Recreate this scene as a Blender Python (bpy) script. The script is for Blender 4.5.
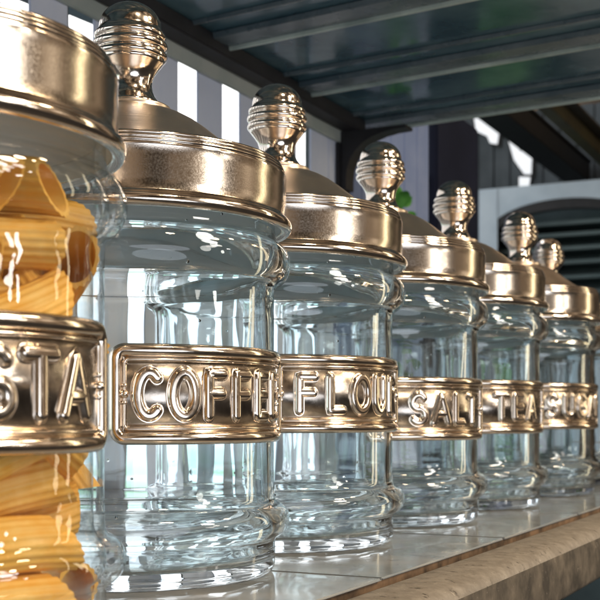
import bpy, bmesh, math, random
from mathutils import Vector, Matrix, noise

for o in list(bpy.data.objects):
    bpy.data.objects.remove(o)
C = bpy.context.scene.collection
SC = bpy.context.scene
K = 0.00042                      # one drawing unit in metres
CAMH = 155                       # lens height above the shelf top
SN, CS = 0.443, 0.8965           # direction of the row of canisters, seen from above

# ------------------------------------------------------------------ camera
cam = bpy.data.cameras.new('camera')
co = bpy.data.objects.new('camera', cam)
C.objects.link(co)
co.location = (0, 0, CAMH*K)
co.rotation_euler = (math.radians(90), 0, 0)
cam.sensor_width = 36
cam.lens = 36*1170/600
cam.shift_y = 116/600
cam.clip_start = 0.01
cam.clip_end = 60
cam.dof.use_dof = True
cam.dof.focus_distance = 1130*K
cam.dof.aperture_fstop = 34
SC.camera = co

# ------------------------------------------------------------------ world: bright open air behind the slats, dim warm market hall elsewhere
w = bpy.data.worlds.new('World')
SC.world = w
w.use_nodes = True
nt = w.node_tree
nt.nodes.clear()
def N(t, **kw):
    n = nt.nodes.new(t)
    for k, v in kw.items():
        setattr(n, k, v)
    return n
L = lambda a, b: nt.links.new(a, b)
tc = N('ShaderNodeTexCoord')
dot = N('ShaderNodeVectorMath', operation='DOT_PRODUCT'); dot.inputs[1].default_value = (-CS, SN, 0)
L(tc.outputs['Generated'], dot.inputs[0])
mr = N('ShaderNodeMapRange'); mr.inputs[1].default_value = 0.34; mr.inputs[2].default_value = 0.42
L(dot.outputs['Value'], mr.inputs[0])
sep = N('ShaderNodeSeparateXYZ'); L(tc.outputs['Generated'], sep.inputs[0])
nz = N('ShaderNodeTexNoise'); nz.inputs['Scale'].default_value = 9; nz.inputs['Detail'].default_value = 3
L(tc.outputs['Generated'], nz.inputs['Vector'])
ad = N('ShaderNodeMath', operation='MULTIPLY_ADD'); L(nz.outputs[0], ad.inputs[0]); ad.inputs[1].default_value = 0.22; L(sep.outputs['Z'], ad.inputs[2])
rs = N('ShaderNodeValToRGB'); L(ad.outputs[0], rs.inputs[0])
e = rs.color_ramp.elements
e[0].position = 0.02; e[0].color = (0.30, 0.52, 0.34, 1)
e[1].position = 0.30; e[1].color = (1.0, 1.0, 1.0, 1)
for p, c in ((0.06, (0.42, 0.60, 0.50, 1)), (0.10, (0.72, 0.82, 0.90, 1)), (0.2, (0.85, 0.92, 1.0, 1))):
    q = rs.color_ramp.elements.new(p); q.color = c
sk = N('ShaderNodeVectorMath', operation='SCALE'); L(rs.outputs[0], sk.inputs[0]); sk.inputs['Scale'].default_value = 1.7
nm = N('ShaderNodeTexNoise'); nm.inputs['Scale'].default_value = 3.6; nm.inputs['Detail'].default_value = 4; nm.inputs['Roughness'].default_value = 0.6
L(tc.outputs['Generated'], nm.inputs['Vector'])
rm = N('ShaderNodeValToRGB'); L(nm.outputs[0], rm.inputs[0])
e = rm.color_ramp.elements
e[0].position = 0.40; e[0].color = (0.012, 0.009, 0.007, 1)
e[1].position = 0.74; e[1].color = (1.3, 1.1, 0.85, 1)
for p, c in ((0.50, (0.06, 0.042, 0.028, 1)), (0.57, (0.20, 0.14, 0.09, 1)), (0.66, (0.50, 0.39, 0.28, 1))):
    q = rm.color_ramp.elements.new(p); q.color = c
mx = N('ShaderNodeMix', data_type='RGBA'); L(mr.outputs[0], mx.inputs['Factor']); L(rm.outputs[0], mx.inputs['A']); L(sk.outputs[0], mx.inputs['B'])
bg = N('ShaderNodeBackground'); L(mx.outputs['Result'], bg.inputs[0]); bg.inputs[1].default_value = 1.0
ow = N('ShaderNodeOutputWorld'); L(bg.outputs[0], ow.inputs[0])

# ------------------------------------------------------------------ lamps of the market hall and one added fill
def lamp(name, az, el, dist, sx, sy, radiance, col, shape='RECTANGLE', at=(0.0, 0.62, 0.11)):
    d = bpy.data.lights.new(name, 'AREA')
    d.shape = shape; d.size = sx; d.size_y = sy
    area = sx*sy*(math.pi/4 if shape == 'ELLIPSE' else 1)
    d.energy = radiance*math.pi*area
    d.color = col
    o = bpy.data.objects.new(name, d); C.objects.link(o)
    a, b = math.radians(az), math.radians(el)
    v = Vector((math.sin(a)*math.cos(b), -math.cos(a)*math.cos(b), math.sin(b)))
    o.location = Vector(at) + v*dist
    o.rotation_euler = v.to_track_quat('Z', 'Y').to_euler()
    return o
lamp('added_cool_fill_light', 27, -8, 1.7, 1.2, 0.55, 2.5, (0.84, 0.90, 1.0), 'ELLIPSE')  # unseen source, added as a low cool fill for boards and plaques
for az, el, sz, ra in ((59, 8, 0.20, 9), (65, 14, 0.17, 14), (61, 24, 0.30, 20), (72, 6, 0.10, 18)):
    lamp('hall_lamp', az, el, 1.7, sz, sz, ra, (1.0, 0.94, 0.86), 'ELLIPSE')
lamp('warm_tube_light', 114, 10, 1.6, 0.10, 0.9, 5.0, (1.0, 0.84, 0.55))
lamp('warm_bulb_light', 66, 36, 1.3, 0.15, 0.15, 85, (1.0, 0.78, 0.52), 'ELLIPSE')
lamp('warm_bulb_light', 88, 40, 1.5, 0.12, 0.12, 60, (1.0, 0.74, 0.46), 'ELLIPSE')
lamp('warm_bulb_light', 34, 46, 1.5, 0.16, 0.16, 60, (1.0, 0.80, 0.56), 'ELLIPSE')

SC.view_settings.view_transform = 'Standard'
SC.view_settings.look = 'None'
SC.view_settings.exposure = 0.5
SC.view_settings.gamma = 1
cy = SC.cycles
cy.use_denoising = True
cy.max_bounces = 20; cy.transmission_bounces = 18; cy.glossy_bounces = 8; cy.diffuse_bounces = 4; cy.transparent_max_bounces = 24
cy.caustics_reflective = True; cy.caustics_refractive = True
cy.blur_glossy = 0.6
cy.sample_clamp_indirect = 25

# ------------------------------------------------------------------ materials
def mat(name, base=(0.5, 0.5, 0.5), rough=0.5, metal=0.0, spec=0.5, trans=0.0, ior=1.5, var=0.0, vscale=40, col2=None,
        bump=0.0, bscale=60, bstretch=(1, 1, 1), rvar=0.0, detail=4, sss=0.0, emit=None):
    m = bpy.data.materials.new(name); m.use_nodes = True
    t = m.node_tree; P = t.nodes['Principled BSDF']
    def new(k): return t.nodes.new(k)
    P.inputs['Base Color'].default_value = (*base, 1)
    P.inputs['Roughness'].default_value = rough
    P.inputs['Metallic'].default_value = metal
    P.inputs['Specular IOR Level'].default_value = spec
    P.inputs['Transmission Weight'].default_value = trans
    P.inputs['IOR'].default_value = ior
    if sss:
        P.inputs['Subsurface Weight'].default_value = sss
        P.inputs['Subsurface Radius'].default_value = (0.004, 0.002, 0.0008)
    if emit:
        P.inputs['Emission Color'].default_value = (*emit[0], 1); P.inputs['Emission Strength'].default_value = emit[1]
    tcn = new('ShaderNodeTexCoord')
    if col2 is not None:
        n = new('ShaderNodeTexNoise'); n.inputs['Scale'].default_value = vscale; n.inputs['Detail'].default_value = detail; n.inputs['Roughness'].default_value = 0.6
        t.links.new(tcn.outputs['Object'], n.inputs['Vector'])
        r = new('ShaderNodeValToRGB'); r.color_ramp.elements[0].position = 0.38; r.color_ramp.elements[1].position = 0.66
        r.color_ramp.elements[0].color = (*base, 1); r.color_ramp.elements[1].color = (*col2, 1)
        t.links.new(n.outputs[0], r.inputs[0]); t.links.new(r.outputs[0], P.inputs['Base Color'])
    if rvar:
        n = new('ShaderNodeTexNoise'); n.inputs['Scale'].default_value = vscale*1.7; n.inputs['Detail'].default_value = 5
        t.links.new(tcn.outputs['Object'], n.inputs['Vector'])
        mrn = new('ShaderNodeMapRange'); mrn.inputs[1].default_value = 0.3; mrn.inputs[2].default_value = 0.7
        mrn.inputs[3].default_value = max(0.0, rough-rvar); mrn.inputs[4].default_value = rough+rvar
        t.links.new(n.outputs[0], mrn.inputs[0]); t.links.new(mrn.outputs[0], P.inputs['Roughness'])
    if bump:
        mp = new('ShaderNodeMapping'); mp.inputs['Scale'].default_value = bstretch
        t.links.new(tcn.outputs['Object'], mp.inputs['Vector'])
        n = new('ShaderNodeTexNoise'); n.inputs['Scale'].default_value = bscale; n.inputs['Detail'].default_value = detail
        t.links.new(mp.outputs[0], n.inputs['Vector'])
        b = new('ShaderNodeBump'); b.inputs['Strength'].default_value = 1.0; b.inputs['Distance'].default_value = bump
        t.links.new(n.outputs[0], b.inputs['Height']); t.links.new(b.outputs[0], P.inputs['Normal'])
    return m

M = {}
M['glass'] = mat('clear_glass', (0.918, 0.973, 0.987), 0.0, trans=1.0, ior=1.47, bump=0.0005, bscale=45, bstretch=(1, 1, 0.35), detail=1.5)
M['polished'] = mat('polished_pewter', (0.81, 0.72, 0.63), 0.13, 1.0, rvar=0.05, vscale=120, bump=0.00003, bscale=500)
M['satin'] = mat('satin_pewter', (0.88, 0.75, 0.625), 0.30, 1.0, rvar=0.02, vscale=120)
M['brushed'] = mat('brushed_pewter', (0.57, 0.50, 0.425), 0.19, 1.0, rvar=0.05, vscale=800, bump=0.00002, bscale=1500, bstretch=(1, 1, 1.6), detail=3)
M['plaque'] = mat('plaque_pewter', (0.34, 0.295, 0.25), 0.23, 1.0, rvar=0.07, col2=(0.54, 0.48, 0.42), vscale=110, bump=0.00006, bscale=260)
M['relief'] = mat('relief_pewter', (0.82, 0.715, 0.605), 0.16, 1.0, rvar=0.05, vscale=200)
M['pasta'] = mat('dry_pasta', (0.86, 0.455, 0.078), 0.55, col2=(0.91, 0.575, 0.155), vscale=90, bump=0.0001, bscale=700)
M['tile'] = mat('polished_stone_tile', (0.30, 0.34, 0.375), 0.11, col2=(0.43, 0.44, 0.44), vscale=22, rvar=0.07, spec=0.9, bump=0.00004, bscale=80)
M['grout'] = mat('shadowed_sandy_grout', (0.26, 0.165, 0.10), 0.8, col2=(0.03, 0.02, 0.014), vscale=45)  # dark second tone paints the shadow line along the tile edge
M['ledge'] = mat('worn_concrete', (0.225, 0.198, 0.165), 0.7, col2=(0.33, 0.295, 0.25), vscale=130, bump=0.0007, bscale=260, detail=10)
M['shaded_grime'] = mat('shaded_grimy_face', (0.045, 0.038, 0.03), 0.8, col2=(0.15, 0.125, 0.095), vscale=60, bump=0.0012, bscale=160, bstretch=(1, 1, 0.5), detail=10)  # dark tone paints the front face's shade; speckles and streaks are grime
M['board'] = mat('painted_board', (0.62, 0.70, 0.88), 0.45, col2=(0.72, 0.78, 0.92), vscale=14, bump=0.0003, bscale=40, bstretch=(8, 8, 0.6))
M['blue_board'] = mat('slate_blue_board', (0.16, 0.22, 0.40), 0.55, col2=(0.22, 0.28, 0.46), vscale=14, bump=0.0003, bscale=40, bstretch=(8, 8, 0.6))
M['dark_edge'] = mat('dark_teal_paint', (0.03, 0.05, 0.065), 0.5, col2=(0.045, 0.07, 0.08), vscale=30)
M['batten'] = mat('grey_green_paint', (0.36, 0.42, 0.41), 0.5, col2=(0.46, 0.50, 0.48), vscale=25)
M['soffit'] = mat('dark_gloss_paint', (0.04, 0.10, 0.14), 0.13, col2=(0.13, 0.235, 0.28), vscale=9, rvar=0.07, spec=1.0, bump=0.0004, bscale=25, bstretch=(1, 1, 1))
M['rib'] = mat('rib_grey_paint', (0.08, 0.12, 0.145), 0.28, col2=(0.17, 0.215, 0.235), vscale=20, rvar=0.1, spec=0.7)
M['lip'] = mat('worn_metal_edge', (0.66, 0.78, 0.73), 0.35, 0.2, col2=(0.36, 0.46, 0.44), vscale=18)
M['iron'] = mat('black_iron', (0.012, 0.013, 0.016), 0.55, col2=(0.02, 0.02, 0.025), vscale=30)
M['post'] = mat('navy_post_paint', (0.005, 0.008, 0.022), 0.6, col2=(0.009, 0.013, 0.032), vscale=10, spec=0.2)
M['cabinet'] = mat('pale_cabinet_paint', (0.66, 0.78, 0.90), 0.6, col2=(0.50, 0.62, 0.74), vscale=5)
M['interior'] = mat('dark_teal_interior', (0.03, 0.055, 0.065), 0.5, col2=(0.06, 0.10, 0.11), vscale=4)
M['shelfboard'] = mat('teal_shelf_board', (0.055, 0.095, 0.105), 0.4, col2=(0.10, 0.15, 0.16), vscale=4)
M['slate'] = mat('slate_wall', (0.045, 0.06, 0.075), 0.6, col2=(0.09, 0.11, 0.13), vscale=3, bump=0.002, bscale=6, bstretch=(6, 6, 0.5))
M['olive'] = mat('olive_timber', (0.13, 0.115, 0.05), 0.6, col2=(0.09, 0.075, 0.04), vscale=8)
M['brown'] = mat('brown_timber', (0.05, 0.038, 0.022), 0.6, col2=(0.085, 0.065, 0.035), vscale=6)
M['leaf'] = mat('green_leaf', (0.045, 0.20, 0.03), 0.5, col2=(0.09, 0.30, 0.05), vscale=60)
M['bright_underside'] = mat('added_bright_underside', (0.82, 0.87, 0.88), 0.4, col2=(0.86, 0.90, 0.90), vscale=60)  # added pale underside, no known part; bounces light into the glass neck
M['pane'] = mat('bright_pane', (0.8, 0.8, 0.8), 0.4, emit=((0.90, 0.94, 1.0), 0.5))

def flecks(m, col, scale, lo, hi):
    """small chips and pits of another colour"""
    t = m.node_tree; P = t.nodes['Principled BSDF']
    old = P.inputs['Base Color'].links[0].from_socket
    tcn = t.nodes.new('ShaderNodeTexCoord')
    n = t.nodes.new('ShaderNodeTexNoise'); n.inputs['Scale'].default_value = scale; n.inputs['Detail'].default_value = 6; n.inputs['Roughness'].default_value = 0.7
    t.links.new(tcn.outputs['Object'], n.inputs['Vector'])
    r = t.nodes.new('ShaderNodeMapRange'); r.inputs[1].default_value = lo; r.inputs[2].default_value = hi
    t.links.new(n.outputs[0], r.inputs[0])
    x = t.nodes.new('ShaderNodeMix'); x.data_type = 'RGBA'; x.inputs['B'].default_value = (*col, 1)
    t.links.new(r.outputs[0], x.inputs['Factor']); t.links.new(old, x.inputs['A']); t.links.new(x.outputs['Result'], P.inputs['Base Color'])
flecks(M['ledge'], (0.06, 0.05, 0.04), 190, 0.58, 0.68)
flecks(M['ledge'], (0.50, 0.45, 0.38), 330, 0.63, 0.70)
flecks(M['shaded_grime'], (0.36, 0.31, 0.25), 260, 0.62, 0.70)
flecks(M['tile'], (0.20, 0.20, 0.20), 60, 0.60, 0.75)
def turned(m, scale=2600, dist=0.00003):
    """fine concentric lathe lines round the object's own axis"""
    t = m.node_tree; P = t.nodes['Principled BSDF']
    tcn = t.nodes.new('ShaderNodeTexCoord')
    sx = t.nodes.new('ShaderNodeSeparateXYZ'); t.links.new(tcn.outputs['Object'], sx.inputs[0])
    cx = t.nodes.new('ShaderNodeCombineXYZ'); t.links.new(sx.outputs['X'], cx.inputs['X']); t.links.new(sx.outputs['Y'], cx.inputs['Y'])
    ln = t.nodes.new('ShaderNodeVectorMath'); ln.operation = 'LENGTH'; t.links.new(cx.outputs[0], ln.inputs[0])
    n = t.nodes.new('ShaderNodeTexNoise'); n.noise_dimensions = '1D'; n.inputs['Scale'].default_value = scale; n.inputs['Detail'].default_value = 2
    t.links.new(ln.outputs['Value'], n.inputs['W'])
    b = t.nodes.new('ShaderNodeBump'); b.inputs['Strength'].default_value = 1; b.inputs['Distance'].default_value = dist
    t.links.new(n.outputs[0], b.inputs['Height']); t.links.new(b.outputs[0], P.inputs['Normal'])
turned(M['satin'], 1500, 0.00012)
def seeds(m, bub=0.05):
    """scattered seed bubbles added to the waviness of a glass"""
    t = m.node_tree; P = t.nodes['Principled BSDF']
    old = P.inputs['Normal'].links[0].from_socket
    tcn = t.nodes.new('ShaderNodeTexCoord')
    v = t.nodes.new('ShaderNodeTexVoronoi'); v.inputs['Scale'].default_value = 75; t.links.new(tcn.outputs['Object'], v.inputs['Vector'])
    r = t.nodes.new('ShaderNodeMapRange'); r.interpolation_type = 'SMOOTHSTEP'
    r.inputs[1].default_value = 0.0; r.inputs[2].default_value = bub*1.6; r.inputs[3].default_value = 1; r.inputs[4].default_value = 0
    t.links.new(v.outputs['Distance'], r.inputs[0])
    b = t.nodes.new('ShaderNodeBump'); b.inputs['Strength'].default_value = 1; b.inputs['Distance'].default_value = 0.0007
    t.links.new(r.outputs[0], b.inputs['Height']); t.links.new(old, b.inputs['Normal']); t.links.new(b.outputs[0], P.inputs['Normal'])
seeds(M['glass'], 0.032)
def blown_glass(name):
    """thin clear glass: each face mirrors by its angle and lets the rest through unbent"""
    m = bpy.data.materials.new(name); m.use_nodes = True
    t = m.node_tree; t.nodes.clear()
    new = t.nodes.new; lk = t.links.new
    tcn = new('ShaderNodeTexCoord'); n = new('ShaderNodeTexNoise'); n.inputs['Scale'].default_value = 70; n.inputs['Detail'].default_value = 2
    lk(tcn.outputs['Object'], n.inputs['Vector'])
    b = new('ShaderNodeBump'); b.inputs['Strength'].default_value = 1; b.inputs['Distance'].default_value = 0.0005; lk(n.outputs[0], b.inputs['Height'])
    lw = new('ShaderNodeLayerWeight'); lw.inputs['Blend'].default_value = 0.5; lk(b.outputs[0], lw.inputs['Normal'])
    p5 = new('ShaderNodeMath'); p5.operation = 'POWER'; p5.inputs[1].default_value = 4.5; lk(lw.outputs['Facing'], p5.inputs[0])
    fr = new('ShaderNodeMath'); fr.operation = 'MULTIPLY_ADD'; fr.inputs[1].default_value = 0.90; fr.inputs[2].default_value = 0.055; lk(p5.outputs[0], fr.inputs[0])
    p3 = new('ShaderNodeMath'); p3.operation = 'POWER'; p3.inputs[1].default_value = 7; lk(lw.outputs['Facing'], p3.inputs[0])
    mc = new('ShaderNodeMix'); mc.data_type = 'RGBA'; mc.inputs['A'].default_value = (0.975, 0.985, 0.985, 1); mc.inputs['B'].default_value = (0.45, 0.52, 0.52, 1); lk(p3.outputs[0], mc.inputs['Factor'])
    tr = new('ShaderNodeBsdfTransparent'); lk(mc.outputs['Result'], tr.inputs[0])
    gl = new('ShaderNodeBsdfGlossy'); gl.inputs['Roughness'].default_value = 0.02; lk(b.outputs[0], gl.inputs['Normal'])
    ms = new('ShaderNodeMixShader'); lk(fr.outputs[0], ms.inputs[0]); lk(tr.outputs[0], ms.inputs[1]); lk(gl.outputs[0], ms.inputs[2])
    o = new('ShaderNodeOutputMaterial'); lk(ms.outputs[0], o.inputs[0])
    return m
M['thin_glass'] = blown_glass('blown_glass')

# ------------------------------------------------------------------ helpers
def obj(name, bm, mats, parent=None, smooth=True, origin=None):
    """bmesh in local coordinates of its parent -> one linked mesh object"""
    me = bpy.data.meshes.new(name)
    if origin is not None:
        bmesh.ops.translate(bm, verts=bm.verts, vec=-Vector(origin))
    bm.to_mesh(me); bm.free()
    for m in (mats if isinstance(mats, (list, tuple)) else [mats]):
        me.materials.append(m)
    for p in me.polygons:
        p.use_smooth = smooth
    o = bpy.data.objects.new(name, me); C.objects.link(o)
    if parent is not None:
        o.parent = parent
        if origin is not None:
            o.location = Vector(origin)
    elif origin is not None:
        o.location = Vector(origin)
    return o

def thing(name, label, cat, loc=(0, 0, 0), rotz=0, group=None):
    o = bpy.data.objects.new(name, None); C.objects.link(o)
    o.empty_display_size = 0.02
    o.location = loc; o.rotation_euler = (0, 0, rotz)
    o['label'] = label; o['category'] = cat
    if group:
        o['group'] = group
    return o

def tag(o, label, cat, group=None):
    o['label'] = label; o['category'] = cat
    if group:
        o['group'] = group
    return o

def lathe(bm, prof, seg=112, mi=0, closed=False):
    """spin a list of (radius, height) in drawing units round Z; radius 0 makes a pole"""
    rings = []
    for r, z in prof:
        if r <= 1e-6:
            rings.append([bm.verts.new((0, 0, z*K))])
        else:
            rings.append([bm.verts.new((r*K*math.cos(2*math.pi*i/seg), r*K*math.sin(2*math.pi*i/seg), z*K)) for i in range(seg)])
    pairs = list(zip(rings[:-1], rings[1:]))
    if closed:
        pairs.append((rings[-1], rings[0]))
    for a, b in pairs:
        for i in range(seg):
            j = (i+1) % seg
            if len(a) == 1 and len(b) == 1:
                continue
            if len(a) == 1:
                f = bm.faces.new((a[0], b[j], b[i]))
            elif len(b) == 1:
                f = bm.faces.new((a[i], a[j], b[0]))
            else:
                f = bm.faces.new((a[i], a[j], b[j], b[i]))
            f.material_index = mi

def arc(cx, cz, r, a0, a1, n, rz=None):
    rz = rz or r
    return [(cx + r*math.cos(math.radians(a0+(a1-a0)*i/n)), cz + rz*math.sin(math.radians(a0+(a1-a0)*i/n))) for i in range(n+1)]

def prism(bm, pts, d, mi=0):
    """closed outline of 3-D points extruded by vector d"""
    a = [bm.verts.new(p) for p in pts]
    b = [bm.verts.new(Vector(p)+Vector(d)) for p in pts]
    n = len(a)
    fs = [bm.faces.new(a[::-1]), bm.faces.new(b)]
    for i in range(n):
        fs.append(bm.faces.new((a[i], a[(i+1) % n], b[(i+1) % n], b[i])))
    for f in fs:
        f.material_index = mi
    return fs

def RW(t, s, h):
    """row frame (t along the canisters, s towards the aisle, h above the shelf top) -> world metres"""
    return Vector(((-172 + t*SN + s*CS)*K, (1170 + t*CS - s*SN)*K, h*K))

def rowbox(bm, t0, t1, s0, s1, h0, h1, mi=0, bev=0.0):
    n0 = len(bm.verts)
    fs = prism(bm, [RW(t0, s0, h0), RW(t1, s0, h0), RW(t1, s1, h0), RW(t0, s1, h0)], (0, 0, (h1-h0)*K), mi)
    if bev:
        es = {e for f in fs for e in f.edges}
        bmesh.ops.bevel(bm, geom=list(es), offset=bev*K, segments=2, affect='EDGES')

def fixn(bm):
    bmesh.ops.recalc_face_normals(bm, faces=bm.faces)
    return bm

# ------------------------------------------------------------------ the shelf the canisters stand on
shelf = thing('display_shelf', 'concrete shelf topped with shiny grey tiles under the glass canisters', 'shelf', RW(0, 0, -40))
O = shelf.location
TE = 247                                        # tile front edge
bm = bmesh.new()
rowbox(bm, -1500, 5200, -470, TE-3, -40, -3, 1)         # bed under the tiles
t0 = 66 - 411*4
rng = random.Random(3)
for i in range(15):                                     # polished tiles in two rows
    a, b = t0+411*i+2.6, t0+411*(i+1)-2.6
    dz = rng.uniform(-0.25, 0.25)
    rowbox(bm, a, b, -165, TE + rng.uniform(-1.5, 1.5), -2.8, dz, 0, 1.6)
    rowbox(bm, a, b, -470, -169.5, -2.8, -dz, 0, 1.6)
obj('tiled_top', fixn(bm), [M['tile'], M['grout']], shelf, False, None).location = -O
# ledge: rounded worn concrete nosing
bm = bmesh.new()
n = 420
prof = [(TE+9, -55), (TE+9, -12), (TE+11, -5), (TE+17, -3), (TE+35, -2.3), (TE+55, -3), (TE+66, -5), (TE+73, -9), (TE+77, -15), (TE+78, -25), (TE+78, -50), (TE+77, -68), (TE+74, -73), (TE+66, -75), (TE+9, -75)]
rows = []
for i in range(n+1):
    t = -1500 + 6700*i/n
    row = []
    for j, (s, h) in enumerate(prof):
        k = noise.noise(Vector((t*0.012, j*0.9, 3.0)))*1.6 + noise.noise(Vector((t*0.045, j*2.1, 7.0)))*0.9
        row.append(bm.verts.new(RW(t, s + (k if j > 3 else k*0.8), h + k*0.5)))
    rows.append(row)
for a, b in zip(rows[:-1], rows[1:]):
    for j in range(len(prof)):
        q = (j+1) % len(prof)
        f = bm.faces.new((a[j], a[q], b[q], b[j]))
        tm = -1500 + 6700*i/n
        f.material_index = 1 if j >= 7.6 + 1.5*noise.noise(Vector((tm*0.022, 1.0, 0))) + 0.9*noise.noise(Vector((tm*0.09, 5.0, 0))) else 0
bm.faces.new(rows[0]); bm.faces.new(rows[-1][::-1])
obj('ledge', fixn(bm), [M['ledge'], M['shaded_grime']], shelf, True).location = -O

# ------------------------------------------------------------------ slatted wall behind
WS = -475
fence = thing('slatted_wall', 'lavender grey board wall with open vertical gaps behind the canisters', 'wall', RW(0, WS, -40))
O = fence.location
def fpart(name, bm, m, par=fence, sm=False):
    o = obj(name, fixn(bm), m, par, sm); o.location = -par.location; return o
for i in range(-8, 3):
    a = 847 + 69 + 162*i
    bm = bmesh.new(); rowbox(bm, a, a+93, WS-5, WS, -40, 690+CAMH, 0, 2)
    fpart('board', bm, M['board'])
    bm = bmesh.new(); rowbox(bm, a+75, a+93+9, WS-9, WS-5.5, -40, 690+CAMH, 0, 1)
    fpart('dark_backing_strip', bm, M['dark_edge'])
for i in range(8):
    a = 1404 + i*97
    bm = bmesh.new(); rowbox(bm, a, a+94, WS-5, WS, -40, 1000+CAMH if a > 1560 else 690+CAMH, 0, 2)
    fpart('board', bm, M['blue_board'] if a > 1560 else M['board'])
bm = bmesh.new(); rowbox(bm, 1404, 2640, WS-14, WS-6, -40, 690+CAMH); fpart('dark_backing_strip', bm, M['dark_edge'])
bm = bmesh.new(); rowbox(bm, -800, 1580, WS+1, WS+10, 646+CAMH, 700+CAMH, 0, 1.5)
fpart('batten', bm, M['batten'])

# ------------------------------------------------------------------ shelf overhead
over = thing('overhead_shelf', 'dark glossy slatted shelf with pale metal edges above the canisters', 'shelf', RW(0, 0, 690+CAMH))
O = over.location
def opart(name, bm, m, sm=False):
    o = obj(name, fixn(bm), m, over, sm); o.location = -over.location; return o
Q = Vector((0.845, -0.535, 0)).normalized()            # direction of the ribs
PQ = Vector((0.535, 0.845, 0)).normalized()
def OW(a, q, z):
    """overhead frame: a = distance across the ribs from the far rib, q = along the rib"""
    b = Vector((123, 2873, 0))
    v = b + PQ*a + Q*q
    return Vector((v.x*K, v.y*K, z*K))
def obox(bm, a0, a1, q0, q1, z0, z1, bev=0):
    fs = prism(bm, [OW(a0, q0, z0), OW(a0, q1, z0), OW(a1, q1, z0), OW(a1, q0, z0)], (0, 0, (z1-z0)*K))
    if bev:
        bmesh.ops.bevel(bm, geom=list({e for f in fs for e in f.edges}), offset=bev*K, segments=2, affect='EDGES')
HZ = 690 + CAMH
bm = bmesh.new(); obox(bm, -3000, -4, -8, 842, HZ+14, HZ+40); opart('panel', bm, M['soffit'])
for k in range(6):
    a = -352*k
    bm = bmesh.new(); obox(bm, a-64, a-7, -6, 836, HZ+2, HZ+13, 1.5); opart('rib', bm, M['rib'])
    bm = bmesh.new(); obox(bm, a-6.5, a+1, -6, 836, HZ-4, HZ+13.5, 1.2); opart('metal_edge', bm, M['lip'])
    if k:
        bm = bmesh.new(); obox(bm, a+218, a+225, -6, 836, HZ+6, HZ+13.5, 1); opart('rib', bm, M['rib'])
bm = bmesh.new(); rowbox(bm, -1100, 1590, WS+11, WS+56, 672+CAMH, 703+CAMH, 0, 3); opart('rear_beam', bm, M['iron'])
# dark bracket under the far end
br = thing('shelf_bracket', 'dark iron corner bracket holding up the far end of the overhead shelf', 'bracket', RW(1560, WS, 560+CAMH))
bm = bmesh.new()
pts = [RW(1520, WS+11, 672+CAMH)]
pts = [RW(1545, WS+11, 535+CAMH), RW(1545, WS+24, 535+CAMH)]
for i in range(9):
    u = i/8
    pts.append(RW(1545, WS+24+150*u**1.9, 560+CAMH+104*(1-(1-u)**2.0)))
pts += [RW(1545, WS+174, 671+CAMH), RW(1545, WS+11, 671+CAMH)]
prism(bm, pts, RW(1590, 0, 0)-RW(1545, 0, 0))
o = obj('bracket_arm', fixn(bm), M['iron'], br, False); o.location = -br.location
bm = bmesh.new(); rowbox(bm, 1535, 1600, WS+1, WS+10.5, 520+CAMH, 645+CAMH, 0, 2)
o = obj('wall_plate', fixn(bm), M['iron'], br, False); o.location = -br.location
post = thing('dark_post', 'dark navy square post at the end of the lavender board wall', 'post', RW(2370, WS, -40))
bm = bmesh.new(); rowbox(bm, 2182, 2560, WS-30, WS+24, -40, 900+CAMH, 0, 6)
o = obj('shaft', fixn(bm), M['post'], post, False); o.location = -post.location
bm = bmesh.new(); rowbox(bm, 2172, 2570, WS-34, WS+34, -40, 60, 0, 4)
o = obj('plinth', fixn(bm), M['post'], post, False); o.location = -post.location

fl = bpy.data.objects.new('floor', bpy.data.meshes.new('floor'))
bm = bmesh.new(); bmesh.ops.create_grid(bm, x_segments=1, y_segments=1, size=12); bm.to_mesh(fl.data); bm.free()
fl.data.materials.append(mat('dark_floor', (0.02, 0.018, 0.016), 0.7, col2=(0.035, 0.03, 0.026), vscale=4))
fl.location = (0, 0, -0.95); fl['kind'] = 'structure'; C.objects.link(fl)
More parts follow.
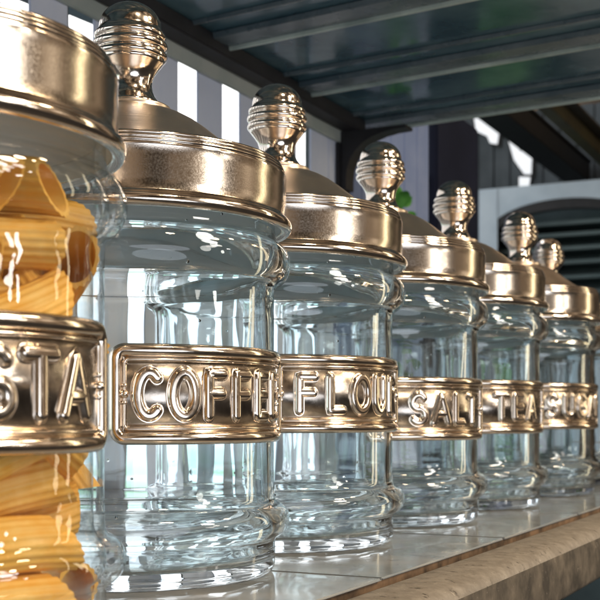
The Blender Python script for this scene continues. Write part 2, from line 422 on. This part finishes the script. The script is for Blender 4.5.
# leafy vine on the wall behind the far canisters
vine = thing('climbing_plant', 'bright green climbing plant against the board wall behind the far canisters', 'plant', RW(1880, WS+30, 0))
O = vine.location
rng = random.Random(11)
bm = bmesh.new(); bs = bmesh.new()
path = [RW(1840 + 30*math.sin(u*5.0) + 60*u, WS+26+6*math.sin(u*9), 4 + 690*u) for u in [i/24 for i in range(25)]]
for a, b in zip(path[:-1], path[1:]):
    d = (b-a); x = d.cross(Vector((0.3, 1, 0))).normalized()*2.4*K; y = d.cross(x).normalized()*2.4*K
    lo = [bs.verts.new(a + x*math.cos(q) + y*math.sin(q)) for q in (0, 1.57, 3.14, 4.71)]
    hi = [bs.verts.new(b + x*math.cos(q) + y*math.sin(q)) for q in (0, 1.57, 3.14, 4.71)]
    for i in range(4):
        bs.faces.new((lo[i], lo[(i+1) % 4], hi[(i+1) % 4], hi[i]))
for i in range(64):
    p = path[rng.randrange(1, 25)] if i > 6 else path[24 - i % 2]
    u = Vector((rng.uniform(-1, 1), rng.uniform(-0.9, 0.2), rng.uniform(-0.4, 0.8))).normalized()
    u -= Vector((-CS, SN, 0))*max(0, u.dot(Vector((-CS, SN, 0))))
    u.normalize()
    v = u.cross(Vector((rng.uniform(-.3, .3), -1, 0.3))).normalized(); nn = u.cross(v)
    ln = rng.uniform(34, 60)*K; wd = ln*rng.uniform(0.28, 0.4)
    base = p + u*rng.uniform(6, 30)*K
    mid = [base + u*ln*f + nn*ln*0.12*math.sin(f*3) for f in (0, .25, .5, .75, 1)]
    ws = [0.0, .8, 1, .7, 0]
    vs = []
    for m_, s_ in zip(mid, ws):
        vs.append((bm.verts.new(m_ - v*wd*s_ + nn*wd*0.25*s_), bm.verts.new(m_), bm.verts.new(m_ + v*wd*s_ + nn*wd*0.25*s_)))
    for a, b in zip(vs[:-1], vs[1:]):
        bm.faces.new((a[0], a[1], b[1], b[0])); bm.faces.new((a[1], a[2], b[2], b[1]))
bmesh.ops.remove_doubles(bm, verts=bm.verts, dist=1e-7)
o = obj('foliage', bm, M['leaf'], vine, True); o.location = -O
o = obj('stem', bs, M['leaf'], vine, True); o.location = -O

shrub = thing('leafy_shrub', 'green leafy shrub in a pot behind the dark post, glimpsed through the far canisters', 'shrub', RW(3350, -840, -2255))
O = shrub.location
rng = random.Random(5)
bm = bmesh.new()
for i in range(420):
    u = Vector((rng.gauss(0, 1), rng.gauss(0, 1), rng.gauss(0, 1))).normalized()
    c = RW(3350, -840, 40) + Vector((u.x*330, u.y*330, u.z*400))*K*rng.uniform(0.35, 1.0)**0.6
    d = (u + Vector((rng.uniform(-.8, .8), rng.uniform(-.8, .8), rng.uniform(-.9, .3)))).normalized()
    v = d.cross(Vector((rng.uniform(-1, 1), rng.uniform(-1, 1), rng.uniform(-1, 1)))).normalized(); nn = d.cross(v)
    ln = rng.uniform(80, 150)*K; wd = ln*rng.uniform(.2, .32)
    vs = []
    for f, s_ in ((0, .05), (.3, .85), (.6, 1), (1, .05)):
        m_ = c + d*ln*f + nn*ln*.15*math.sin(3*f)
        vs.append((bm.verts.new(m_ - v*wd*s_ + nn*wd*.25*s_), bm.verts.new(m_), bm.verts.new(m_ + v*wd*s_ + nn*wd*.25*s_)))
    for a, b in zip(vs[:-1], vs[1:]):
        bm.faces.new((a[0], a[1], b[1], b[0])); bm.faces.new((a[1], a[2], b[2], b[1]))
o = obj('foliage', bm, M['leaf'], shrub, True); o.location = -O
bm = bmesh.new(); lathe(bm, [(0, 380), (34, 380), (30, 900), (22, 1700), (10, 2300), (0, 2310)], 16); obj('stem', fixn(bm), M['brown'], shrub)
bm = bmesh.new(); lathe(bm, [(0, 0), (170, 0), (190, 20), (235, 380), (255, 385), (255, 430), (225, 430), (215, 390), (0, 385)], 40); obj('pot', fixn(bm), M['slate'], shrub)

# ------------------------------------------------------------------ the market hall far behind, out of focus
hall = thing('hall_end_wall', 'dark slate plank wall at the far end of the market hall', 'wall', RW(12000, -1500, -2400))
O = hall.location
def hpart(name, bm, m, par):
    o = obj(name, fixn(bm), m, par, False); o.location = -par.location; return o
for i in range(16):
    bm = bmesh.new(); s = -4400 + i*190; rowbox(bm, 12000, 12060, s, s+182, -2400, 3600, 0, 8)
    hpart('plank', bm, M['slate'], hall)
for i in range(18):
    bm = bmesh.new(); s = -1360 + i*190; rowbox(bm, 11990, 12050, s, s+182, -2400, 3600, 0, 8)
    hpart('brown_plank', bm, M['brown'], hall)
bm = bmesh.new(); rowbox(bm, 12070, 12100, -4500, 2300, -2400, 3600); hpart('backing', bm, M['iron'], hall)
beam = thing('timber_beam', 'olive timber roof beam running to the far wall of the hall', 'beam', RW(9000, -1600, 2300))
bm = bmesh.new(); rowbox(bm, 3600, 11900, -1685, -1570, 2360+CAMH, 2480+CAMH, 0, 6); hpart('timber', bm, M['olive'], beam)
bm = bmesh.new(); rowbox(bm, 3600, 11900, -1700, -1480, 2484+CAMH, 2510+CAMH, 0, 4); hpart('top_board', bm, M['brown'], beam)
beam2 = thing('dark_beam', 'dark slanting roof beam left of the olive timber beam', 'beam', RW(9000, -2300, 2300))
bm = bmesh.new(); rowbox(bm, 3600, 11900, -2420, -2150, 2560+CAMH, 2760+CAMH, 0, 6); hpart('timber', bm, M['iron'], beam2)
bm = bmesh.new(); rowbox(bm, 3600, 11900, -2440, -2130, 2764+CAMH, 2790+CAMH, 0, 4); hpart('top_board', bm, M['iron'], beam2)

def PX(x, y, t):
    """point of the cross plane t seen at that place of the photograph, as (s, h above the shelf)"""
    q = (x-300)/1170
    s = (q*(1170+t*CS) + 172 - t*SN)/(CS + q*SN)
    Y = 1170 + t*CS - s*SN
    return s, (416-y)*Y/1170 + CAMH
win = thing('hall_window', 'bright ragged window openings high in the far slate wall', 'window', RW(11950, -2500, 1500))
for pts in (((474, 118), (486, 119), (499, 131), (497, 144), (490, 143), (487, 136), (476, 131)),
            ((508, 139), (514, 142), (520, 151), (532, 151), (531, 174), (524, 174), (514, 160)),
            ((519, 177), (530, 177), (529, 186), (519, 186))):
    bm = bmesh.new()
    prism(bm, [RW(11960, *PX(x, y, 11960)) for x, y in pts], RW(20, 0, 0)-RW(0, 0, 0)); hpart('pane', bm, M['pane'], win)
    bm = bmesh.new()
    lo = [PX(x, y, 11970) for x, y in pts]
    cs_, ch_ = sum(p[0] for p in lo)/len(lo), sum(p[1] for p in lo)/len(lo)
    prism(bm, [RW(11975, cs_+(s-cs_)*1.22, ch_+(h-ch_)*1.22) for s, h in lo], RW(18, 0, 0)-RW(0, 0, 0)); hpart('frame', bm, M['iron'], win)

T = 9000
cab = thing('arched_cabinet', 'pale grey cabinet with a dark arched opening in the far background', 'cabinet', RW(T, -1700, -2400))
s0 = PX(479, 190, T)[0]; htop = PX(540, 184.5, T)[1]
cs0, ca, hs, rise = -1740, 660, 1610+CAMH, 255                 # arch centre, half span, spring height, rise
bm = bmesh.new()
outl = [(s0, -2400), (s0, htop), (cs0+ca+420, htop), (cs0+ca+420, -2400), (cs0+ca, -2400)]
A = [(cs0+ca*math.cos(math.pi*i/40), hs+rise*math.sin(math.pi*i/40)) for i in range(41)]
outl += A + [(cs0-ca, -2400)]
# build the face as quads between arch and top so it stays clean
pp = [(cs0+ca, -2400)] + A + [(cs0-ca, -2400)]
def strip(bm, inner, outer, t, d):
    for i in range(len(inner)-1):
        prism(bm, [RW(t, *inner[i]), RW(t, *inner[i+1]), RW(t, *outer[i+1]), RW(t, *outer[i])], RW(d, 0, 0)-RW(0, 0, 0))
outer = [(cs0+ca+420, -2400), (cs0+ca+420, htop)] + [(p[0], htop) for p in A[1:-1]] + [(s0, htop), (s0, -2400)]
strip(bm, pp, outer, T, 60)
hpart('front_panel', bm, M['cabinet'], cab)
bm = bmesh.new(); strip(bm, [(cs0+(p[0]-cs0)*0.88, hs+(p[1]-hs)*0.66 if p[1] > hs else p[1]) for p in pp], pp, T+5, 80)
hpart('arch_trim', bm, M['iron'], cab)
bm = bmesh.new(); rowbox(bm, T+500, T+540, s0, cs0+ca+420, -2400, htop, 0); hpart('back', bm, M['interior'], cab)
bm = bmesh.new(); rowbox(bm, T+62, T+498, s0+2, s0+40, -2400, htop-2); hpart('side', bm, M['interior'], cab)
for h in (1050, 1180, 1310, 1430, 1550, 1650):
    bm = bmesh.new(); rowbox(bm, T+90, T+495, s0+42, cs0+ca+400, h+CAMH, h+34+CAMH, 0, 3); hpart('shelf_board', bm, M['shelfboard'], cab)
bm = bmesh.new(); rowbox(bm, T-6, T-1, s0+4, s0+170, -2400, htop-4, 0, 2); hpart('stile', bm, M['cabinet'], cab)

# ------------------------------------------------------------------ one canister: glass, lid with knob, plaque with raised word
RWALL = 146
def glass_bm():
    bm = bmesh.new()
    outp = [(0, 2), (60, 2), (118, 1), (134, 0)] + arc(136, 9, 11, -90, 0, 5) + [(147.3, 24), (147, 31)]
    outp += [(149, 35)] + arc(146, 52.5, 15.5, -70, 70, 14, 17)[1:-1] + [(149, 69.5), (146.6, 74), (146, 84), (146, 130), (146, 190), (146, 240), (146, 268), (146.6, 279), (149, 284)]
    outp += arc(145.5, 305, 17, -72, 72, 14, 21)[1:-1] + [(149.2, 326), (148, 331), (147, 340)] + arc(143, 350, 4, 0, 180, 6)
    inn = [(139, 338), (139.4, 331)] + arc(137, 305, 12.5, 66, -66, 12, 20) + [(138.4, 281), (138, 268), (138, 190), (138, 90), (138.6, 74)]
    inn += arc(137, 52.5, 10.5, 66, -66, 10, 17) + [(138, 34), (137, 24)] + arc(127, 23, 10, 0, -88, 6) + [(80, 14.5), (0, 15.5)]
    lathe(bm, outp+inn)
    return fixn(bm)

def lid_bm():
    bm = bmesh.new()
    rim = [(151.5, 341)] + [(157 + 6.3*math.cos(math.radians(a)), 343.6 + 6.6*math.sin(math.radians(a))) for a in range(-150, 75, 15)]
    lathe(bm, rim + [(157.3, 352.3)], mi=0)
    lathe(bm, [(157.3, 352.3), (157.0, 353), (157.0, 362), (157.0, 372), (157.0, 383), (157.0, 391)], mi=1)
    dome = [(157.0, 391), (157.4, 392.2), (157.2, 393.2), (155.8, 394)]
    for c, h in ((155.6, 396.2), (154.2, 399.6), (152.4, 403.0)):
        dome += arc(c-1.2, h, 2.0, -60, 75, 5)
    dome += [(150, 404.4), (146, 404.6), (138, 405.2), (128, 407.5), (116, 412.5), (104, 420), (92, 429), (80, 438.5), (68, 447), (57, 453), (48, 456.6), (42, 458.2), (40.6, 458.8), (41, 460)]
    dome += arc(39, 461.4, 2.2, -30, 85, 5) + [(36, 463.4), (34.5, 464)]
    lathe(bm, dome[:22], mi=0); lathe(bm, dome[21:], mi=2)
    lathe(bm, [(34.5, 464), (20, 464.5), (0, 464.5), ], mi=0)
    lathe(bm, [(0, 400), (60, 399), (120, 394), (146, 386), (152, 376), (153, 365), (153, 352), (151.5, 341)], mi=3)
    bmesh.ops.remove_doubles(bm, verts=bm.verts, dist=1e-6)
    return fixn(bm)

def knob_bm():
    bm = bmesh.new()
    p = [(0, 464.8), (31, 464.9), (31.5, 466.5), (29, 469), (25.5, 473.5), (23.0, 479), (22.0, 484.5), (22.4, 490), (24.4, 496), (28.3, 502), (32.4, 507), (34.6, 510)]
    for c, h in ((34.6, 514.5), (35.0, 524.7), (33.2, 534.4)):
        p += arc(c-1.6, h, 4.2, -72, 72, 7, 4.4)
    p += [(31.6, 540), (31.2, 543)]
    p += [(31.2*math.cos(math.radians(a)), 543 + 26*math.sin(math.radians(a))) for a in range(8, 90, 8)] + [(0, 569)]
    lathe(bm, p, 80)
    return fixn(bm)

UH, V0, V1 = 118.5, 129.0, 218.5
def wrap(u, v, n):
    a = u/152.0
    return Vector(((RWALL+n)*K*math.sin(a), -(RWALL+n)*K*math.cos(a), v*K))

def plate_bm():
    bm = bmesh.new()
    nu, hw, r = 60, UH-3, 8
    cols = []
    for i in range(nu+1):
        u = -hw + 2*hw*i/nu
        e = min(u+hw, hw-u)
        ins = 3 + (r - math.sqrt(max(0, r*r-(r-e)**2)) if e < r else 0)
        col = []
        for v, n in ((V0+ins, 0.4), (V0+ins, 2.4), (V1-ins, 2.4), (V1-ins, 0.4)):
            col.append(bm.verts.new(wrap(u, v, n)))
        cols.append(col)
    for a, b in zip(cols[:-1], cols[1:]):
        for j in range(4):
            bm.faces.new((a[j], b[j], b[(j+1) % 4], a[(j+1) % 4]))
    bm.faces.new(cols[0]); bm.faces.new(cols[-1][::-1])
    return fixn(bm)

def resample(pts, step):
    out = [pts[0]]
    for a, b in zip(pts[:-1], pts[1:]):
        n = max(1, int(math.dist(a, b)/step + 0.5))
        for i in range(1, n+1):
            out.append((a[0]+(b[0]-a[0])*i/n, a[1]+(b[1]-a[1])*i/n))
    return out

def sweep(bm, pts, prof, closed=False, caps=True, base=2.2, step=3.0):
    """sweep a (offset, height) section along a flat path and wrap it round the glass"""
    if not closed:
        pts = resample(pts, step)
    n = len(pts)
    nor = []
    for i in range(n):
        if closed:
            a, b = pts[i-1], pts[(i+1) % n]
        else:
            a, b = pts[max(0, i-1)], pts[min(n-1, i+1)]
        dx, dy = b[0]-a[0], b[1]-a[1]; l = math.hypot(dx, dy) or 1
        nor.append((-dy/l, dx/l))
    W = max(abs(o) for o, h in prof)
    st = []
    if caps and not closed:
        tx, ty = nor[0][1], -nor[0][0]
        for k in (88, 70, 50, 28):
            st.append((pts[0], nor[0], math.cos(math.radians(k)), -math.sin(math.radians(k))*W, (tx, ty)))
    for i in range(n):
        st.append((pts[i], nor[i], 1.0, 0.0, (nor[i][1], -nor[i][0])))
    if caps and not closed:
        tx, ty = nor[-1][1], -nor[-1][0]
        for k in (28, 50, 70, 88):
            st.append((pts[-1], nor[-1], math.cos(math.radians(k)), math.sin(math.radians(k))*W, (tx, ty)))
    rows = []
    for p, nn, f, ext, tg in st:
        row = []
        for o, h in prof:
            hh = h
            if f < 1:                       # the cap: every ring of the section runs round the end
                # distance of this vertex from the stroke end measured as a radius
                oo = o*f; ee = ext*abs(o)/W if abs(o) > 0 else ext*0.0
                u = p[0] + nn[0]*oo + tg[0]*ee; v = p[1] + nn[1]*oo + tg[1]*ee
            else:
                u = p[0] + nn[0]*o; v = p[1] + nn[1]*o
            row.append(bm.verts.new(wrap(u, v, base+hh)))
        rows.append(row)
    pr = list(zip(rows[:-1], rows[1:]))
    if closed:
        pr.append((rows[-1], rows[0]))
    for a, b in pr:
        for j in range(len(prof)-1):
            bm.faces.new((a[j], b[j], b[j+1], a[j+1]))

def frame_bm():
    bm = bmesh.new()
    def rrect(ins, r):
        u, v0, v1 = UH-ins, V0+ins, V1-ins
        pts = []
        for cx, cy, a0 in ((u-r, v1-r, 0), (-u+r, v1-r, 90), (-u+r, v0+r, 180), (u-r, v0+r, 270)):
            pts += [(cx+r*math.cos(math.radians(a0+9*i)), cy+r*math.sin(math.radians(a0+9*i))) for i in range(11)]
        out = []
        for i in range(len(pts)):
            a, b = pts[i], pts[(i+1) % len(pts)]
            seg = resample([a, b], 4)
            out += seg[:-1]
        return out
    roll = [(-5.8, -1.8), (-5.8, 0.9)] + [(5.2*math.cos(math.radians(180-15*i)), 1.2+3.6*math.sin(math.radians(15*i))) for i in range(13)] + [(5.8, 0.9), (5.8, -1.8)]
    sweep(bm, rrect(6, 8.5), roll, True)
    thin = [(-1.8, -0.5), (-1.8, 0.8), (-1.0, 2.3), (0, 2.7), (1.0, 2.3), (1.8, 0.8), (1.8, -0.5)]
    sweep(bm, rrect(14.2, 3.5), thin, True)
    return fixn(bm)

def rosette_bm(u, v):
    bm = bmesh.new()
    for du, dv, r in ((0, 0, 4.2), (0, 7.6, 2.6), (0, -7.6, 2.6)):
        rings = []
        for k in range(6):
            a = math.radians(90*k/5)
            m = 1 if k == 5 else 14
            rings.append([bm.verts.new(wrap(u+du+r*math.cos(a)*math.cos(2*math.pi*j/14), v+dv+r*math.cos(a)*math.sin(2*math.pi*j/14), 2.2 + r*1.3*math.sin(a))) for j in range(m)])
        for a, b in zip(rings[:-1], rings[1:]):
            for j in range(14):
                if len(b) == 1:
                    bm.faces.new((a[j], a[(j+1) % 14], b[0]))
                else:
                    bm.faces.new((a[j], a[(j+1) % 14], b[(j+1) % 14], b[j]))
    return fixn(bm)

def el(cx, cy, rx, ry, a0, a1, n=22):
    return [(cx+rx*math.cos(math.radians(a0+(a1-a0)*i/n)), cy+ry*math.sin(math.radians(a0+(a1-a0)*i/n))) for i in range(n+1)]
def glyph(c):
    """strokes of a capital in a 1 x 1 box (x across, y up)"""
    return {
        'C': [el(.5, .5, .5, .5, 48, 312)],
        'O': [el(.5, .5, .5, .5, 90, 450, 36)],
        'G': [el(.5, .5, .5, .5, 48, 335) + [(.97, .45), (.62, .45)]],
        'F': [[(.1, 0), (.1, 1), (.9, 1)], [(.1, .53), (.82, .53)]],
        'E': [[(.9, 0), (.1, 0), (.1, 1), (.9, 1)], [(.1, .51), (.84, .51)]],
        'L': [[(.12, 1), (.12, 0), (.92, 0)]],
        'U': [[(.04, 1), (.04, .36)] + el(.5, .36, .46, .36, 180, 360, 18)[1:] + [(.96, 1)]],
        'R': [[(.1, 0), (.1, 1), (.45, 1)] + el(.5, .75, .42, .25, 90, -90, 14) + [(.1, .5)], [(.5, .5), (.95, 0)]],
        'P': [[(.1, 0), (.1, 1), (.5, 1)] + el(.52, .73, .42, .27, 90, -90, 14) + [(.1, .46)]],
        'S': [el(.5, .745, .42, .255, 35, 265, 18) + el(.5, .25, .45, .25, 85, -145, 18)],
        'A': [[(0, 0), (.5, 1), (1, 0)], [(.2, .32), (.8, .32)]],
        'T': [[(0, 1), (1, 1)], [(.5, 1), (.5, 0)]],
    }[c]
STROKE = [(-6.6, -0.4), (-6.6, 0.9), (-6.1, 1.3), (-5.5, 0.8), (-5.0, 1.3), (-4.2, 3.0), (-2.9, 3.9), (-1.2, 4.1), (1.2, 4.1), (2.9, 3.9), (4.2, 3.0), (5.0, 1.3), (5.5, 0.8), (6.1, 1.3), (6.6, 0.9), (6.6, -0.4)]
def lettering_bm(word):
    bm = bmesh.new()
    n = len(word); adv = {3: 37, 4: 37, 5: 37}.get(n, 33.0) - (2.5 if word == 'PASTA' else 0)
    hw = 22.5 if n < 6 else 20.0
    H = 38.5
    for i, c in enumerate(word):
        cx = (i-(n-1)/2)*adv
        wd = hw*({'O': 1.12, 'A': 1.18, 'C': 1.05, 'G': 1.1, 'T': 1.08, 'E': 1.06, 'F': 1.04, 'L': .95}.get(c, 1.0))
        for st in glyph(c):
            sweep(bm, [(cx + (x-.5)*wd, (V0+V1)/2 - H/2 + y*H) for x, y in st], STROKE, base=2.4, step=2.2)
    return fixn(bm)

me = {}
def shared(key, fn, mats, smooth=True):
    if key not in me:
        b = fn(); m = bpy.data.meshes.new(key); b.to_mesh(m); b.free()
        for x in mats:
            m.materials.append(x)
        for p in m.polygons:
            p.use_smooth = smooth
        me[key] = m
    return me[key]
def child(name, mesh, parent):
    o = bpy.data.objects.new(name, mesh); C.objects.link(o); o.parent = parent
    return o

CANS = [  # word, x, y, facing angle, label
    ('PASTA', -285, 820, 42, 'nearest glass canister full of pasta with a metal plaque reading PASTA'),
    ('COFFEE', -172, 1170, 46.5, 'empty glass canister with a pewter lid and raised plaque reading COFFEE'),
    ('FLOUR', -31, 1462, 43, 'empty glass canister with a pewter lid and raised plaque reading FLOUR'),
    ('SALT', 121, 1767, 38, 'empty glass canister with a pewter lid and raised plaque reading SALT'),
    ('TEA', 273, 2060, 37, 'empty glass canister with a pewter lid and raised plaque reading TEA'),
    ('SUGAR', 448, 2376, 41, 'empty glass canister with a pewter lid and raised plaque reading SUGAR'),
    ('', 580, 2728, 45, 'farthest glass canister, only its dark lid knob showing behind the SUGAR canister'),
]
for word, x, y, face, label in CANS:
    root = thing('storage_canister', label, 'canister', (x*K, y*K, 0.0002), math.radians(face), 'glass canisters with pewter lids in a row on the shelf')
    if word == 'PASTA':
        child('glass_jar', shared('glass_jar_thin', glass_bm, [M['thin_glass']]), root)
    else:
        child('glass_jar', shared('glass_jar', glass_bm, [M['glass']]), root)
    lid = child('lid', shared('lid', lid_bm, [M['polished'], M['brushed'], M['satin'], M['bright_underside']]), root)
    child('knob', shared('knob', knob_bm, [M['polished']]), lid)
    lid.rotation_euler = (math.radians(0.35*math.sin(x)), math.radians(0.35*math.cos(x*1.7)), math.radians((x*7) % 360))
    if word:
        plate = child('label_plate', shared('label_plate', plate_bm, [M['plaque']]), root)
        plate.location.z = {'PASTA': 1, 'FLOUR': 6, 'SALT': -9, 'TEA': -4}.get(word, 0)*K
        plate.rotation_euler[2] = 0
        child('frame', shared('frame', frame_bm, [M['relief']]), plate)
        child('rosette', shared('rosette_a', lambda: rosette_bm(-UH+14.2, (V0+V1)/2), [M['relief']]), plate)
        child('rosette', shared('rosette_b', lambda: rosette_bm(UH-14.2, (V0+V1)/2), [M['relief']]), plate)
        child('lettering', shared('lettering_'+word, lambda: lettering_bm(word), [M['relief']]), plate)

# ------------------------------------------------------------------ penne in the first canister
PENNE = [
    (97.1, -63.7, 216.6, 0.513, 0.783, 0.352),
    (93.6, -67.3, 68.9, 0.583, 0.812, -0.002),
    (89.2, -73.2, 31.0, 0.634, 0.773, 0.000),
    (88.7, -74.9, 130.3, 0.604, 0.717, 0.348),
    (85.1, -79.0, 168.7, 0.638, 0.687, 0.348),
    (82.9, -48.9, 102.5, 0.748, 0.629, 0.213),
    (74.3, -39.5, 307.0, 0.994, -0.092, -0.053),
    (73.6, -57.0, 266.4, 0.908, 0.418, 0.020),
    (100.4, 0.3, 216.7, 0.517, -0.386, -0.764),
    (105.8, 46.6, 254.5, 0.392, -0.890, 0.233),
    (100.1, -3.5, 145.0, 0.484, 0.701, -0.523),
    (100.9, 55.8, 31.0, 0.484, -0.875, 0.000),
    (80.3, 23.1, 297.4, 0.819, 0.569, -0.079),
    (91.9, -7.3, 77.5, 0.649, 0.729, 0.218),
    (89.2, 16.3, 176.5, 0.632, 0.644, -0.430),
    (52.5, -75.8, 303.0, 0.987, -0.108, -0.121),
    (87.3, 54.4, 133.8, 0.525, 0.042, -0.850),
    (84.5, 48.8, 216.8, 0.832, -0.423, -0.359),
    (77.5, 89.8, 206.3, 0.541, -0.467, -0.700),
    (74.4, -42.2, 31.0, 0.656, 0.755, 0.000),
    (63.5, 15.7, 66.8, 0.697, 0.717, 0.023),
    (45.7, 6.2, 104.5, 0.919, 0.376, 0.119),
    (24.4, 4.9, 191.8, 0.703, 0.690, 0.174),
    (41.9, -84.4, 186.0, 0.172, 0.812, -0.558),
    (38.3, -66.1, 226.9, 0.774, 0.620, 0.127),
    (48.3, -104.7, 246.2, 0.908, 0.419, 0.018),
    (54.2, -24.6, 272.1, 0.909, 0.412, 0.068),
    (31.2, 63.9, 272.9, 0.881, -0.414, -0.229),
    (33.4, 106.3, 288.9, 0.867, -0.126, -0.482),
    (60.6, 65.2, 303.6, 0.838, 0.311, -0.448),
]

def penne_mesh(seed):
    rng = random.Random(seed)
    bm = bmesh.new()
    seg, nl, Lh, ro, ri = 72, 14, 51, 18.8, 15.0
    cut = math.radians(rng.uniform(36, 46)); bend = rng.uniform(0.0006, 0.0012); ph = rng.uniform(0, 6.28); sq = rng.uniform(.9, 1.0)
    def pt(r, a, f):
        x, y = r*math.cos(a), r*math.sin(a)*sq
        end = Lh - 8
        z = (-end + x*math.tan(cut)*0.62) + (2*end)*f
        wob = 1 + 0.03*noise.noise(Vector((f*3, math.cos(a), seed*3.1)))
        return Vector(((x*wob + bend*z*z - 1.2)*K, y*wob*K, z*K))
    oute = [[bm.verts.new(pt(ro - 0.75 + 0.75*math.cos(18*(2*math.pi*i/seg)*1.0 + ph) if False else ro - (1.6, 0.7, 0.0, 0.7)[i % 4], 2*math.pi*i/seg, k/nl)) for i in range(seg)] for k in range(nl+1)]
    inn = [[bm.verts.new(pt(ri, 2*math.pi*i/seg, k/nl)) for i in range(seg)] for k in range(nl+1)]
    for k in range(nl):
        for i in range(seg):
            j = (i+1) % seg
            bm.faces.new((oute[k][i], oute[k][j], oute[k+1][j], oute[k+1][i]))
            bm.faces.new((inn[k][i], inn[k+1][i], inn[k+1][j], inn[k][j]))
    for k, flip in ((0, 0), (nl, 1)):
        for i in range(seg):
            j = (i+1) % seg
            q = (oute[k][i], inn[k][i], inn[k][j], oute[k][j])
            f = bm.faces.new(q[::-1] if flip else q)
            for e in f.edges:
                e.smooth = False
    fixn(bm)
    m = bpy.data.meshes.new('penne'); bm.to_mesh(m); bm.free()
    m.materials.append(M['pasta'])
    for p in m.polygons:
        p.use_smooth = True
    return m
PM = [penne_mesh(s) for s in (1, 2, 3, 4)]
rng = random.Random(21)
PLABEL = {6: 'topmost penne in the PASTA canister, close under the lid, open end right',
          7: 'second penne down from the lid at the left edge of the picture',
          9: 'penne above the right half of the PASTA plaque with its cut end facing the viewer',
          0: 'penne just above the PASTA plaque, its lower side hidden by the plaque',
          12: 'penne at the shoulder of the PASTA canister, right of the topmost penne',
          5: 'penne directly under the lower edge of the PASTA plaque',
          1: 'second penne down below the lower edge of the PASTA plaque',
          2: 'lowest penne at the left bottom edge of the picture'}
for i, (x, y, z, dx, dy, dz) in enumerate(PENNE):
    o = bpy.data.objects.new('penne_piece', PM[i % 4]); C.objects.link(o)
    o.location = ((CANS[0][1]+x+4)*K, (CANS[0][2]+y-1)*K, (z+2)*K)
    q = Vector((dx, dy, dz)).to_track_quat('Z', 'Y')
    o.rotation_euler = (q.to_matrix() @ Matrix.Rotation(rng.uniform(0, 6.28), 3, 'Z')).to_euler()
    tag(o, PLABEL.get(i, 'ridged penne piece mostly hidden among the others in the PASTA canister'), 'pasta', 'penne pieces in the PASTA canister')
